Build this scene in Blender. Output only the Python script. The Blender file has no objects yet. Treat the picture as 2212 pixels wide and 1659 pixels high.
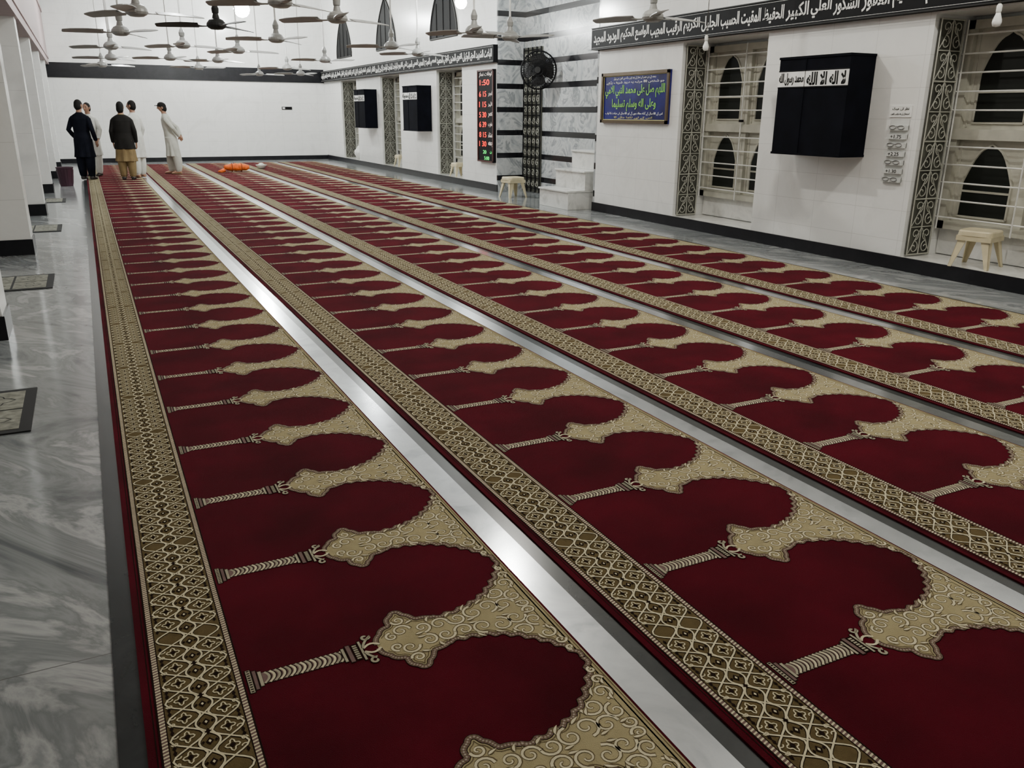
import bpy, math, random
from mathutils import Vector, Matrix
from mathutils.bvhtree import BVHTree
random.seed(7)
sc=bpy.context.scene
pi=math.pi

# ---------------------------------------------------------------- materials
def newmat(name):
    m=bpy.data.materials.new(name); m.use_nodes=True
    nt=m.node_tree; b=nt.nodes['Principled BSDF']; return m,nt,b
def rgba(c): return (c[0],c[1],c[2],1)
def ramp(nt,stops):
    r=nt.nodes.new('ShaderNodeValToRGB'); e=r.color_ramp.elements
    e[0].position=stops[0][0]; e[0].color=rgba(stops[0][1])
    e[1].position=stops[-1][0]; e[1].color=rgba(stops[-1][1])
    for p,c in stops[1:-1]:
        k=e.new(p); k.color=rgba(c)
    return r
def M(name,col,rough=.5,metal=0,var=.1,scale=8,bump=0,bscale=60,sheen=0,coat=0,emit=0,spec=None):
    m,nt,b=newmat(name); L=nt.links
    tc=nt.nodes.new('ShaderNodeTexCoord'); n=nt.nodes.new('ShaderNodeTexNoise')
    n.inputs['Scale'].default_value=scale; n.inputs['Detail'].default_value=4
    L.new(tc.outputs['Object'],n.inputs['Vector'])
    r=ramp(nt,[(.32,[c*(1-var) for c in col]),(.68,[min(1,c*(1+var)) for c in col])])
    L.new(n.outputs['Fac'],r.inputs['Fac']); L.new(r.outputs['Color'],b.inputs['Base Color'])
    b.inputs['Roughness'].default_value=rough; b.inputs['Metallic'].default_value=metal
    if sheen: b.inputs['Sheen Weight'].default_value=sheen
    if coat: b.inputs['Coat Weight'].default_value=coat
    if spec is not None: b.inputs['Specular IOR Level'].default_value=spec
    if emit:
        b.inputs['Emission Color'].default_value=rgba(col); b.inputs['Emission Strength'].default_value=emit
    if bump:
        n2=nt.nodes.new('ShaderNodeTexNoise'); n2.inputs['Scale'].default_value=bscale; n2.inputs['Detail'].default_value=3
        L.new(tc.outputs['Object'],n2.inputs['Vector'])
        bp=nt.nodes.new('ShaderNodeBump'); bp.inputs['Strength'].default_value=bump; bp.inputs['Distance'].default_value=.01
        L.new(n2.outputs['Fac'],bp.inputs['Height']); L.new(bp.outputs['Normal'],b.inputs['Normal'])
    return m
def marble(name,stops,scale=1.0,stretch=(1,1,1),rot=(0,0,0),rough=.12,dist=1.5,tile=None,axis='XY',mortar=(.5,.5,.5),stripes=None,metal=0,spec=None):
    m,nt,b=newmat(name); L=nt.links
    tc=nt.nodes.new('ShaderNodeTexCoord'); mr=nt.nodes.new('ShaderNodeMapping'); mp=nt.nodes.new('ShaderNodeMapping')
    mr.inputs['Rotation'].default_value=rot; mp.inputs['Scale'].default_value=stretch
    L.new(tc.outputs['Object'],mr.inputs['Vector']); L.new(mr.outputs['Vector'],mp.inputs['Vector'])
    n=nt.nodes.new('ShaderNodeTexNoise'); n.inputs['Scale'].default_value=scale; n.inputs['Detail'].default_value=9
    n.inputs['Roughness'].default_value=.6; n.inputs['Distortion'].default_value=dist
    L.new(mp.outputs['Vector'],n.inputs['Vector'])
    r=ramp(nt,stops); L.new(n.outputs['Fac'],r.inputs['Fac']); out=r.outputs['Color']
    sep=nt.nodes.new('ShaderNodeSeparateXYZ'); L.new(tc.outputs['Object'],sep.inputs[0])
    if tile:
        cb=nt.nodes.new('ShaderNodeCombineXYZ')
        L.new(sep.outputs[axis[0]],cb.inputs[0]); L.new(sep.outputs[axis[1]],cb.inputs[1])
        br=nt.nodes.new('ShaderNodeTexBrick'); br.offset=0; br.inputs['Scale'].default_value=1
        br.inputs['Brick Width'].default_value=tile[0]; br.inputs['Row Height'].default_value=tile[1]
        br.inputs['Mortar Size'].default_value=.0022; br.inputs['Mortar Smooth'].default_value=.1
        L.new(cb.outputs[0],br.inputs['Vector'])
        mx=nt.nodes.new('ShaderNodeMix'); mx.data_type='RGBA'
        L.new(br.outputs['Fac'],mx.inputs[0]); L.new(out,mx.inputs[6]); mx.inputs[7].default_value=rgba(mortar)
        out=mx.outputs[2]
    if stripes:
        per,off,th=stripes
        a=nt.nodes.new('ShaderNodeMath'); a.operation='ADD'; a.inputs[1].default_value=-off; L.new(sep.outputs['Z'],a.inputs[0])
        md=nt.nodes.new('ShaderNodeMath'); md.operation='FLOORED_MODULO'; md.inputs[1].default_value=per; L.new(a.outputs[0],md.inputs[0])
        lt=nt.nodes.new('ShaderNodeMath'); lt.operation='LESS_THAN'; lt.inputs[1].default_value=th; L.new(md.outputs[0],lt.inputs[0])
        mx=nt.nodes.new('ShaderNodeMix'); mx.data_type='RGBA'
        L.new(lt.outputs[0],mx.inputs[0]); L.new(out,mx.inputs[6]); mx.inputs[7].default_value=(.008,.008,.010,1)
        out=mx.outputs[2]
    L.new(out,b.inputs['Base Color']); b.inputs['Roughness'].default_value=rough; b.inputs['Metallic'].default_value=metal
    if spec is not None: b.inputs['Specular IOR Level'].default_value=spec
    return m

floor_m=marble('floor_marble',[(.26,(.05,.06,.064)),(.38,(.15,.165,.17)),(.47,(.27,.285,.29)),(.53,(.19,.205,.21)),(.60,(.40,.41,.41)),(.66,(.26,.275,.28)),(.75,(.20,.21,.215))],1.9,(1.5,.45,1),(0,0,-.6),.14,1.6,tile=(1.2,2.4),mortar=(.14,.14,.14))
W0=[(.3,(.74,.74,.72)),(.5,(.82,.82,.80)),(.7,(.78,.78,.76))]
wall_y=marble('white_tile_side',W0,1.2,rough=.2,tile=(.6,.3),axis='YZ',mortar=(.62,.62,.60))
wall_x=marble('white_tile_end',W0,1.2,rough=.2,tile=(.6,.3),axis='XZ',mortar=(.62,.62,.60))
strip_m=marble('striped_marble',[(.3,(.18,.20,.21)),(.42,(.36,.38,.39)),(.52,(.50,.51,.51)),(.6,(.22,.24,.25)),(.68,(.44,.45,.45)),(.75,(.34,.35,.36))],1.8,(1,1,1),(0.5,.4,.6),.15,2.4,stripes=(.44,.67,.1))  # bluish grey marble, base darkened to stand for the shade of the recess
step_m=marble('step_marble',[(.3,(.5,.5,.48)),(.5,(.74,.74,.71)),(.7,(.64,.64,.62))],2.5,rough=.2)
gap_m=marble('polished_metal_strip',[(.3,(.30,.32,.34)),(.5,(.46,.48,.50)),(.7,(.36,.38,.40))],3,rough=.17,metal=.8)
black_m=marble('black_marble',[(.3,(.005,.005,.007)),(.7,(.013,.013,.016))],4,rough=.3,spec=.25)
dgrey_m=marble('dark_grey_marble',[(.3,(.012,.016,.017)),(.7,(.028,.032,.034))],4,rough=.22,spec=.35)
ceil_m=M('ceiling_paint',(.75,.74,.72),.8)
beam_m=M('beam_paint',(.40,.32,.32),.7,var=.06)
pillar_m=marble('pillar_tile',W0,1.0,rough=.25,tile=(.6,.6),axis='XZ',mortar=(.6,.6,.58))
maroon=M('maroon_pile',(.084,.0014,.0085),.95,var=.3,scale=2.2,bump=.7,bscale=500,sheen=.03,spec=.03)
gold=M('gold_ground_pile',(.12,.088,.040),.95,var=.12,scale=30,bump=.4,bscale=400,spec=.04)
cream=M('cream_pile',(.37,.315,.175),.95,var=.08,scale=14,bump=.4,bscale=400,spec=.04)
lcream=M('light_cream_pile',(.60,.54,.36),.95,var=.08,scale=30,spec=.04)
tan=M('tan_pile',(.125,.095,.052),.95,var=.1,scale=30,spec=.04)
taupe=M('taupe_pile',(.17,.11,.10),.95,var=.1,scale=30,spec=.04)
dbrown=M('dark_brown_pile',(.016,.009,.007),.95,var=.2,scale=30,spec=.04)
cgrey=M('column_cream_pile',(.36,.33,.24),.95,var=.1,scale=30,spec=.04)
white_p=M('white_paint',(.72,.72,.68),.4)
cream_p=M('cream_wood_paint',(.46,.45,.38),.5,var=.14,scale=5)
glass_d=M('dark_glass',(.010,.012,.010),.4,spec=.2)
olive_panel=M('dark_olive_panel',(.075,.075,.06),.6,var=.4,scale=5)  # mottled dark olive backing behind scroll grilles and door bars
iron_w=M('grille_paint',(.44,.44,.38),.45)
black_p=M('black_paint',(.005,.005,.006),.6,spec=.12)
velvet=M('black_cloth',(.0035,.004,.007),.95,var=.3,scale=6,spec=.1)
letter=M('white_lettering',(.8,.8,.78),.5)
blackink=M('black_ink',(.006,.006,.006),.7,spec=.1)
plastic_c=M('cream_plastic',(.66,.58,.38),.35)
fan_m=M('fan_enamel',(.27,.27,.26),.35)
fan_d=M('fan_dark_enamel',(.02,.02,.02),.5,spec=.2)
rodm=M('rod_enamel',(.62,.62,.6),.4)

# ---------------------------------------------------------------- mesh builder
class MB:
    def __init__(s): s.v=[];s.f=[];s.m=[];s.mats=[]
    def mi(s,mat):
        for i,x in enumerate(s.mats):
            if x.name==mat.name: return i
        s.mats.append(mat); return len(s.mats)-1
    def add(s,vs,fs,mat):
        o=len(s.v); k=s.mi(mat); s.v+=[tuple(v) for v in vs]
        for f in fs: s.f.append([i+o for i in f]); s.m.append(k)
    def box(s,x0,x1,y0,y1,z0,z1,mat):
        vs=[(x0,y0,z0),(x1,y0,z0),(x1,y1,z0),(x0,y1,z0),(x0,y0,z1),(x1,y0,z1),(x1,y1,z1),(x0,y1,z1)]
        s.add(vs,[(0,3,2,1),(4,5,6,7),(0,1,5,4),(1,2,6,5),(2,3,7,6),(3,0,4,7)],mat)
    def rect(s,x0,x1,y0,y1,z,mat): s.add([(x0,y0,z),(x1,y0,z),(x1,y1,z),(x0,y1,z)],[(0,1,2,3)],mat)
    def dia(s,u,v,a,c,z,mat): s.add([(u-a,v,z),(u,v-c,z),(u+a,v,z),(u,v+c,z)],[(0,1,2,3)],mat)
    def tube(s,pts,rad,mat,n=8,sq=1.0):
        pts=[Vector(p) for p in pts]
        if not isinstance(rad,(list,tuple)): rad=[rad]*len(pts)
        vs=[];fs=[];prev=None
        for i,p in enumerate(pts):
            a=pts[max(0,i-1)]; b=pts[min(len(pts)-1,i+1)]; t=(b-a)
            t=t.normalized() if t.length>1e-9 else Vector((0,0,1))
            if prev is None:
                r=Vector((0,0,1)) if abs(t.z)<.9 else Vector((1,0,0))
                u=t.cross(r).normalized()
            else:
                u=(prev-t*prev.dot(t)); u=u.normalized() if u.length>1e-6 else t.orthogonal().normalized()
            prev=u; w=t.cross(u)
            for k in range(n):
                an=2*pi*k/n; vs.append(p+(u*math.cos(an)+w*math.sin(an)*sq)*rad[i])
        for i in range(len(pts)-1):
            for k in range(n):
                k2=(k+1)%n; fs.append((i*n+k,i*n+k2,(i+1)*n+k2,(i+1)*n+k))
        fs.append(tuple(range(n))[::-1]); fs.append(tuple((len(pts)-1)*n+k for k in range(n)))
        s.add(vs,fs,mat)
    def lathe(s,prof,c,mat,n=20):
        s.loft([(c[0],c[1],c[2]+z,r,r) for r,z in prof],mat,n)
    def loft(s,rings,mat,n=20,fold=0,nf=7,ph=0):
        vs=[];fs=[]
        for ri,(x,y,z,rx,ry) in enumerate(rings):
            for k in range(n):
                a=2*pi*k/n; q=1+(fold*max(0,1-ri/3.)*math.cos(nf*a+ph))
                vs.append((x+rx*q*math.cos(a),y+ry*q*math.sin(a),z))
        R=len(rings)
        for i in range(R-1):
            for k in range(n):
                k2=(k+1)%n; fs.append((i*n+k,i*n+k2,(i+1)*n+k2,(i+1)*n+k))
        fs.append(tuple(range(n))[::-1]); fs.append(tuple((R-1)*n+k for k in range(n)))
        s.add(vs,fs,mat)
    def ell(s,c,r,mat,n=14,f=None):
        vs=[];fs=[];R=n//2+1
        for i in range(R):
            ph=-pi/2+pi*(i+.02)/(R-1+.04)
            for k in range(n):
                a=2*pi*k/n; p=Vector((math.cos(ph)*math.cos(a),math.cos(ph)*math.sin(a),math.sin(ph)))
                if f: p=f(p)
                vs.append((c[0]+p[0]*r[0],c[1]+p[1]*r[1],c[2]+p[2]*r[2]))
        for i in range(R-1):
            for k in range(n):
                k2=(k+1)%n; fs.append((i*n+k,i*n+k2,(i+1)*n+k2,(i+1)*n+k))
        fs.append(tuple(range(n))[::-1]); fs.append(tuple((R-1)*n+k for k in range(n)))
        s.add(vs,fs,mat)
    def ribbon(s,pts,w,z,mat,alt=None,closed=False):
        N=len(pts); vs=[]
        if closed: get=lambda i:pts[i%N]
        else: get=lambda i:pts[max(0,min(N-1,i))]
        for i in range(N):
            a=get(i-1);b=get(i+1);dx=b[0]-a[0];dy=b[1]-a[1];l=math.hypot(dx,dy) or 1
            ww=w[i] if isinstance(w,list) else w
            nx,ny=-dy/l*ww/2,dx/l*ww/2
            vs+=[(pts[i][0]+nx,pts[i][1]+ny,z),(pts[i][0]-nx,pts[i][1]-ny,z)]
        E=N if closed else N-1
        f1=[];f2=[]
        for i in range(E):
            j=(i+1)%N; q=(2*i+1,2*j+1,2*j,2*i)
            (f2 if (alt and i%2) else f1).append(q)
        o=len(s.v); s.add(vs,f1,mat)
        if f2:
            k=s.mi(alt)
            for f in f2: s.f.append([i+o for i in f]); s.m.append(k)
    def mesh(s,name,smooth=False):
        me=bpy.data.meshes.new(name); me.from_pydata(s.v,[],s.f)
        for m in s.mats: me.materials.append(m)
        me.polygons.foreach_set('material_index',s.m)
        if smooth: me.polygons.foreach_set('use_smooth',[True]*len(s.f))
        me.update(); return me
    def obj(s,name,parent=None,smooth=False,bevel=0):
        o=bpy.data.objects.new(name,s.mesh(name,smooth)); sc.collection.objects.link(o)
        if parent: o.parent=parent
        if bevel:
            b=o.modifiers.new('bevel','BEVEL'); b.width=bevel; b.segments=2; b.limit_method='ANGLE'
        return o
def spiral(cx,cy,r,turns,a0,d,n=16,k=.82):
    return [(cx+r*(1-k*t/n)*math.cos(a0+d*2*pi*turns*t/n),cy+r*(1-k*t/n)*math.sin(a0+d*2*pi*turns*t/n)) for t in range(n+1)]

# ---------------------------------------------------------------- arabic shaping
T={}
def four(ch,b): T[ch]=(b,b+1,b+2,b+3)
def two(ch,b): T[ch]=(b,b+1)
for ch,b in zip('بتثجحخ',(0xFE8F,0xFE95,0xFE99,0xFE9D,0xFEA1,0xFEA5)): four(ch,b)
for ch,b in zip('سشصضطظعغفقكلمنه',range(0xFEB1,0xFEED,4)): four(ch,b)
for ch,b in zip('دذرز',(0xFEA9,0xFEAB,0xFEAD,0xFEAF)): two(ch,b)
four('ي',0xFEF1); four('ئ',0xFE89); two('ا',0xFE8D); two('أ',0xFE83); two('آ',0xFE81); two('و',0xFEED); two('ى',0xFEEF); two('ة',0xFE93); two('ؤ',0xFE85)
T['ء']=(0xFE80,)
four('ک',0xFB8E); four('ی',0xFBFC); four('ہ',0xFBA6); four('ھ',0xFBAA); four('گ',0xFB92); four('پ',0xFB56); four('چ',0xFB7A); two('ے',0xFBAE); two('ں',0xFB9E); four('ٹ',0xFB66); two('ڑ',0xFB8C)
def shape(t):
    out=[];n=len(t);i=0;prevj=False
    while i<n:
        c=t[i]
        if c not in T: out.append(c); prevj=False; i+=1; continue
        if c=='ل' and i+1<n and t[i+1]=='ا':
            out.append(chr(0xFEFC if prevj else 0xFEFB)); prevj=False; i+=2; continue
        nxt=i+1<n and t[i+1] in T and len(T[t[i+1]])>=2
        F=T[c]
        if len(F)==4:
            if prevj and nxt: out.append(chr(F[3]))
            elif prevj: out.append(chr(F[1]))
            elif nxt: out.append(chr(F[2]))
            else: out.append(chr(F[0]))
            prevj=nxt
        else:
            out.append(chr(F[1] if (prevj and len(F)>1) else F[0])); prevj=False
        i+=1
    res=[];buf=''
    for ch in out:
        if ch.isdigit(): buf+=ch
        else:
            if buf: res.append(buf); buf=''
            res.append(ch)
    if buf: res.append(buf)
    return ''.join(res[::-1])
RW=Matrix(((0,0,-1),(-1,0,0),(0,1,0)))   # text on right wall: x->-Y, y->Z, z->-X
def text(body,name,mat,c,h,w,parent,rot=RW,arab=True,bold=0.0):
    cu=bpy.data.curves.new(name,'FONT'); cu.body=shape(body) if arab else body
    cu.align_x='CENTER'; cu.align_y='CENTER'; cu.extrude=.02; cu.offset=bold; cu.resolution_u=3
    cu.materials.append(mat)
    o=bpy.data.objects.new(name,cu); sc.collection.objects.link(o)
    bpy.context.view_layer.update()
    bb=[Vector(b) for b in o.bound_box]
    x0=min(b.x for b in bb);x1=max(b.x for b in bb);y0=min(b.y for b in bb);y1=max(b.y for b in bb)
    dw=max(x1-x0,.01);dh=max(y1-y0,.01)
    sy=h/dh; sx=w/dw if w else sy
    mat4=Matrix.Translation(c)@rot.to_4x4()@Matrix.Diagonal((sx,sy,.05,1))@Matrix.Translation((-(x0+x1)/2,-(y0+y1)/2,0))
    if parent: o.parent=parent
    o.matrix_world=mat4
    return o

# ---------------------------------------------------------------- room shell
XR=7.45; YF=29.3; ZC=5.2
b=MB(); b.box(-5,8.3,-3,29.5,-.1,0,floor_m); b.obj('floor')
b=MB(); b.box(-5,8.3,-3,29.5,ZC,ZC+.1,ceil_m); b.obj('ceiling')
b=MB(); b.box(-5,8.3,YF,YF+.2,0,ZC,wall_x); b.obj('wall_far')
b=MB(); b.box(-5,8.3,-3.2,-3,0,ZC,wall_x); b.obj('wall_back')
b=MB(); b.box(-5.2,-5,-3,29.5,0,ZC,wall_y); b.obj('wall_left')
b=MB(); b.box(-5,XR,YF-.02,YF,0,.13,black_m); b.obj('baseboard_far')
b=MB(); b.box(-5,XR,YF-.03,YF,2.45,2.87,black_m); b.obj('trim_far_band')
niches=[(4.2,5.94),(8.2,9.84),(17.5,19.0),(21.6,23.2),(25.5,27.2)]
solid=[(-3,4.2),(5.94,8.2),(9.84,11.97),(15.75,17.5),(19.0,21.6),(23.2,25.5),(27.2,29.3)]
def W(*a):
    q=MB(); q.box(*a); q.obj('wall_right')
for a,c in solid: W(XR,8.15,a,c,.0,2.46,wall_y)
for a,c in niches:
    W(8.02,8.15,a,c,.0,2.46,wall_y)
    q=MB(); q.box(XR,8.02,a,c,0,.14,step_m); q.obj('window_ledge')
W(XR,8.15,-3,11.97,2.46,ZC,wall_y); W(XR,8.15,15.75,YF,2.46,ZC,wall_y)
W(8.05,8.15,11.97,15.75,0,ZC,strip_m); W(XR,8.05,15.70,15.75,0,ZC,strip_m); W(XR,8.05,11.97,12.02,0,ZC,strip_m)
b=MB()
for a,c in ((-3,12.02),(15.7,YF-.02)): b.box(XR-.02,XR,a,c,0,.14,black_m)
b.box(8.03,8.05,12.02,14.95,0,.14,black_m)
b.obj('baseboard_right')
b=MB(); b.box(-.125,-.06,-1,27.9,0,.004,dgrey_m); b.obj('trim_1')
b=MB(); b.box(6.62,6.68,-1,27.9,0,.004,dgrey_m); b.obj('trim_2')
for r in range(4):
    x0=-.06+1.37*r+1.2
    b=MB(); b.box(x0+.003,x0+.112,-1,27.85,0,.006,gap_m); b.box(x0+.112,x0+.168,-1,27.85,0,.006,dgrey_m); b.obj('trim_%d'%(3+r))
for i,y in enumerate([2.5,6.6,10.65,14.7,18.75,22.8,26.8]):
    b=MB(); b.box(-1.07,-.67,y,y+.42,.0,2.8,pillar_m); b.box(-1.085,-.655,y-.015,y+.435,0,.17,black_m)
    b.obj('pillar')
b=MB(); b.box(-1.10,-.63,-3,YF,2.80,4.3,beam_m); b.box(-1.12,-.61,-3,YF,2.95,3.02,beam_m); b.box(-1.12,-.60,-3,YF,4.2,4.3,beam_m); b.obj('aisle_beam')
b=MB(); b.box(-5,-1.10,-3,YF,3.0,3.15,beam_m); b.obj('ceiling_aisle')

# ---------------------------------------------------------------- carpet module
P=.62
def wprof():
    return [(.645,.010),(.655,.035),(.67,.062),(.69,.078),(.705,.088),(.715,.12),(.735,.145),(.755,.145),(.775,.120),(.79,.096),(.815,.084),(.85,.076),(.89,.075),(.93,.080),(.97,.091),(1.01,.108),(1.05,.134),(1.09,.172),(1.125,.212),(1.15,.250),(1.166,.287),(1.174,.31)]
def cat(C,n=6):
    out=[]
    for i in range(len(C)-1):
        p0=C[max(0,i-1)];p1=C[i];p2=C[i+1];p3=C[min(len(C)-1,i+2)]
        for k in range(n):
            t=k/n
            out.append(tuple(.5*((2*p1[j])+(-p0[j]+p2[j])*t+(2*p0[j]-5*p1[j]+4*p2[j]-p3[j])*t*t+(-p0[j]+3*p1[j]-3*p2[j]+p3[j])*t**3) for j in (0,1)))
    out.append(C[-1]); return out
def resample(pts,n):
    d=[0]
    for i in range(1,len(pts)): d.append(d[-1]+math.dist(pts[i],pts[i-1]))
    out=[];j=0
    for k in range(n+1):
        s=d[-1]*k/n
        while j<len(d)-2 and d[j+1]<s: j+=1
        t=(s-d[j])/max(1e-9,d[j+1]-d[j]); out.append((pts[j][0]+(pts[j+1][0]-pts[j][0])*t,pts[j][1]+(pts[j+1][1]-pts[j][1])*t))
    return out
def module():
    m=MB(); Z=.012; d=.0007
    m.rect(0,1.2,0,P,Z,maroon)
    m.add([(0,0,0),(0,P,0),(0,P,Z),(0,0,Z)],[(0,3,2,1)],maroon)
    m.add([(1.2,0,0),(1.2,P,0),(1.2,P,Z),(1.2,0,Z)],[(0,1,2,3)],maroon)
    m.rect(.020,.023,0,P,Z+d,dbrown)
    m.rect(.03,.262,0,P,Z+d,gold)
    for u0,u1 in ((.03,.035),(.257,.262),(.049,.052),(.240,.243)): m.rect(u0,u1,0,P,Z+2*d,dbrown)
    for u0,u1 in ((.035,.049),(.243,.257)):
        m.rect(u0,u1,0,P,Z+1.5*d,taupe)
        for k in range(50):
            v=k*P/50
            m.add([(u0,v,Z+2.2*d),(u1,v+.004,Z+2.2*d),(u1,v+.0095,Z+2.2*d),(u0,v+.0055,Z+2.2*d)],[(0,1,2,3)],lcream)
    q=P/4; c0=.146; N=64
    V=[P*k/N for k in range(N+1)]
    strands=[]
    for sgn in (1,-1):
        strands.append([(c0+sgn*(.050+.034*math.cos(2*pi*v/q)+.006*math.cos(6*pi*v/q)),v+.006*math.sin(4*pi*v/q)) for v in V])
        strands.append([(c0+sgn*(.050-.034*math.cos(2*pi*v/q)-.006*math.cos(6*pi*v/q)),v+.006*math.sin(4*pi*v/q)) for v in V])
        strands.append([(c0+sgn*.026*math.sin(2*pi*v/q),v) for v in V])
    for i,s in enumerate(strands):
        z=i*.08*d
        m.ribbon(s,.0092,Z+1.8*d+z,dbrown); m.ribbon(s,.0052,Z+2.6*d+z,lcream)
    for j in range(8):
        vv=(j*.5+.25)*q
        m.dia(c0,vv,.010,.014,Z+3.4*d,dbrown); m.dia(c0,vv,.004,.006,Z+3.6*d,lcream)
        for su in (-1,1):
            m.dia(c0+su*.016,vv,.0045,.006,Z+3.4*d,dbrown)
            v2=(j*.5)*q
            if v2<=0: continue
            uc=c0+su*.050
            m.ribbon([(uc+.0135*(1+.35*math.cos(4*t*pi/10))*math.cos(t*pi/10),v2+.0165*(1+.35*math.cos(4*t*pi/10))*math.sin(t*pi/10)) for t in range(20)],.0038,Z+3.3*d,lcream,closed=True)
            m.dia(uc,v2,.008,.010,Z+3.5*d,dbrown)
            for sv in (-1,1):
                m.dia(c0+su*.083,v2+sv*.030,.005,.010,Z+3.3*d,dbrown)
                m.ribbon(spiral(c0+su*.080,v2+sv*.014,.010,.8,pi/2*(1-sv),sv*su,8),.0035,Z+3.2*d,lcream)
    for j in range(1,4): m.dia(c0,j*q,.007,.012,Z+3.4*d,dbrown)
    ax=P/2
    def r2(u0,u1,h,z,mt): m.rect(u0,u1,ax-h,ax+h,Z+z*d,mt)
    r2(.268,.286,.055,1,dbrown); r2(.271,.283,.052,1.6,cgrey); r2(.286,.300,.046,1,dbrown); r2(.288,.297,.043,1.6,taupe)
    r2(.300,.312,.037,1,dbrown); r2(.302,.311,.034,1.6,cgrey)
    for k in range(10):
        v=ax-.047+.0105*k; m.rect(.273,.281,v-.0025,v+.0025,Z+2*d,dbrown)
    r2(.312,.545,.0285,1,dbrown); r2(.312,.545,.0255,1.5,taupe)
    k=0;u=.314
    while u<.532:
        pts=[(u+.013*(1-(t/3.-1)**2)+.006*(t/6.),ax-.025+.050*t/6) for t in range(7)]
        m.ribbon(pts,.0070,Z+2*d,lcream if k%2 else cgrey); m.ribbon([(a+.0060,bb) for a,bb in pts],.0028,Z+2.2*d,dbrown)
        u+=.0145;k+=1
    for u0,u1,h in ((.540,.553,.036),(.555,.572,.044),(.574,.592,.040),(.594,.606,.050)):
        r2(u0,u1,h,2.6,dbrown); r2(u0+.0025,u1-.0025,h-.003,3.0,cgrey if h!=.044 else taupe)
    for k in range(8):
        v=ax-.036+.0103*k; m.rect(.576,.590,v-.0018,v+.0018,Z+3.4*d,dbrown)
    for s2 in (-1,1):
        pts=[(.606+.022*t/6,ax+s2*(.010+.040*(t/6)**.6)) for t in range(7)]+spiral(.624,ax+s2*.060,.0175,1.0,.6,-s2,12)[1:]
        m.ribbon(pts,.0120,Z+3.4*d,dbrown); m.ribbon(pts,.0080,Z+3.8*d,cgrey)
        pts=[(.606+.05*t/6,ax+s2*(.008+.014*math.sin(pi*t/6))) for t in range(7)]
        m.ribbon(pts,.008,Z+3.6*d,lcream)
    C=resample(cat(wprof()),170)
    L=len(C); out=[]
    for i,(u,w) in enumerate(C):
        a=C[max(0,i-1)];c=C[min(L-1,i+1)];dx=c[0]-a[0];dy=c[1]-a[1];l=math.hypot(dx,dy)
        nx,ny=dy/l,-dx/l
        s=i/(L-1)
        if s<.42: amp=-(.006*abs(math.sin(pi*s/.42*6))-.003)
        else: amp=.0125*abs(math.sin(pi*(s-.42)/.58*9))-.002
        out.append((u+nx*amp,max(.004,w+ny*amp)))
    out[-1]=(out[-1][0],.31)
    vs=[];fs=[]
    for (u,w) in out: vs+=[(u,ax-w,Z+d),(u,ax+w,Z+d)]
    vs+=[(1.192,0,Z+d),(1.192,P,Z+d)]
    for i in range(len(out)): fs.append((2*i,2*i+2,2*i+3,2*i+1))
    m.add(vs,fs,cream)
    m.rect(1.184,1.1875,0,P,Z+1.2*d,tan)
    for s2 in (-1,1):
        pts=[(u,ax+s2*w) for u,w in out]
        m.ribbon(pts,.020,Z+1.6*d,dbrown); m.ribbon(pts,.0155,Z+2*d,taupe,alt=tan); m.ribbon(pts,.0045,Z+2.2*d,cgrey,alt=taupe)
        ins=[]
        for i,(u,w) in enumerate(out):
            a=out[max(0,i-2)];c=out[min(L-1,i+2)];dx=c[0]-a[0];dy=c[1]-a[1];l=math.hypot(dx,dy) or 1
            ins.append((u+dy/l*.016,ax+s2*max(.002,w-dx/l*.016)))
        m.ribbon(ins[8:-12],.003,Z+1.8*d,tan)
        S=[(.735,.045,.030,0),(.742,.100,.022,2),(.70,.028,.02,1),(.80,.034,.028,3),(.855,.030,.030,0),(.915,.032,.032,2),(.975,.040,.036,1),(1.03,.055,.038,3),(1.085,.040,.036,0),(1.085,.115,.036,2),(1.135,.075,.032,1),(1.14,.155,.032,3),(1.158,.205,.019,0),(1.145,.022,.023,2),(1.165,.25,.013,1)]
        for (u,w,r,ph) in S:
            sp=spiral(u,ax+s2*w,r,1.25,ph*pi/2*s2,s2,18,.85)
            m.ribbon([(x+.0018,y+.0012) for x,y in sp],[.0125*(1-.6*t/18)+.001 for t in range(19)],Z+2.2*d,tan)
            m.ribbon(sp,[.0072*(1-.6*t/18)+.001 for t in range(19)],Z+2.6*d,lcream)
        for (u,w,an,ln) in [(.76,.075,.4,.03),(.825,.055,1.2,.028),(.885,.055,.7,.03),(.945,.064,1.0,.035),(1.0,.078,.6,.035),(1.055,.09,1.1,.03),(1.11,.15,1.2,.035),(1.12,.03,.2,.03),(1.155,.115,1.4,.03),(1.165,.18,1.3,.025),(1.05,.012,.2,.03),(.94,.008,.1,.03),(.77,.008,.1,.03)]:
            p=[(u+math.cos(an)*ln*t/6-.004*math.sin(pi*t/6),ax+s2*(w+math.sin(an)*ln*t/6)) for t in range(7)]
            m.ribbon(p,[.001+.014*math.sin(pi*t/6) for t in range(7)],Z+2.8*d,tan)
            m.ribbon(p,[.0006+.007*math.sin(pi*t/6) for t in range(7)],Z+3.0*d,lcream)
    return m
mod=module()
NM=45
big=MB(); big.mats=mod.mats
for k in range(NM):
    o=len(big.v); dy=-.10+P*k
    big.v+=[(x,y+dy,z) for x,y,z in mod.v]; big.f+=[[i+o for i in f] for f in mod.f]; big.m+=mod.m
cm=big.mesh('prayer_carpet')
for r in range(5):
    ob=bpy.data.objects.new('prayer_carpet',cm); sc.collection.objects.link(ob); ob.location=(-.06+1.37*r,0,.0)

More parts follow.
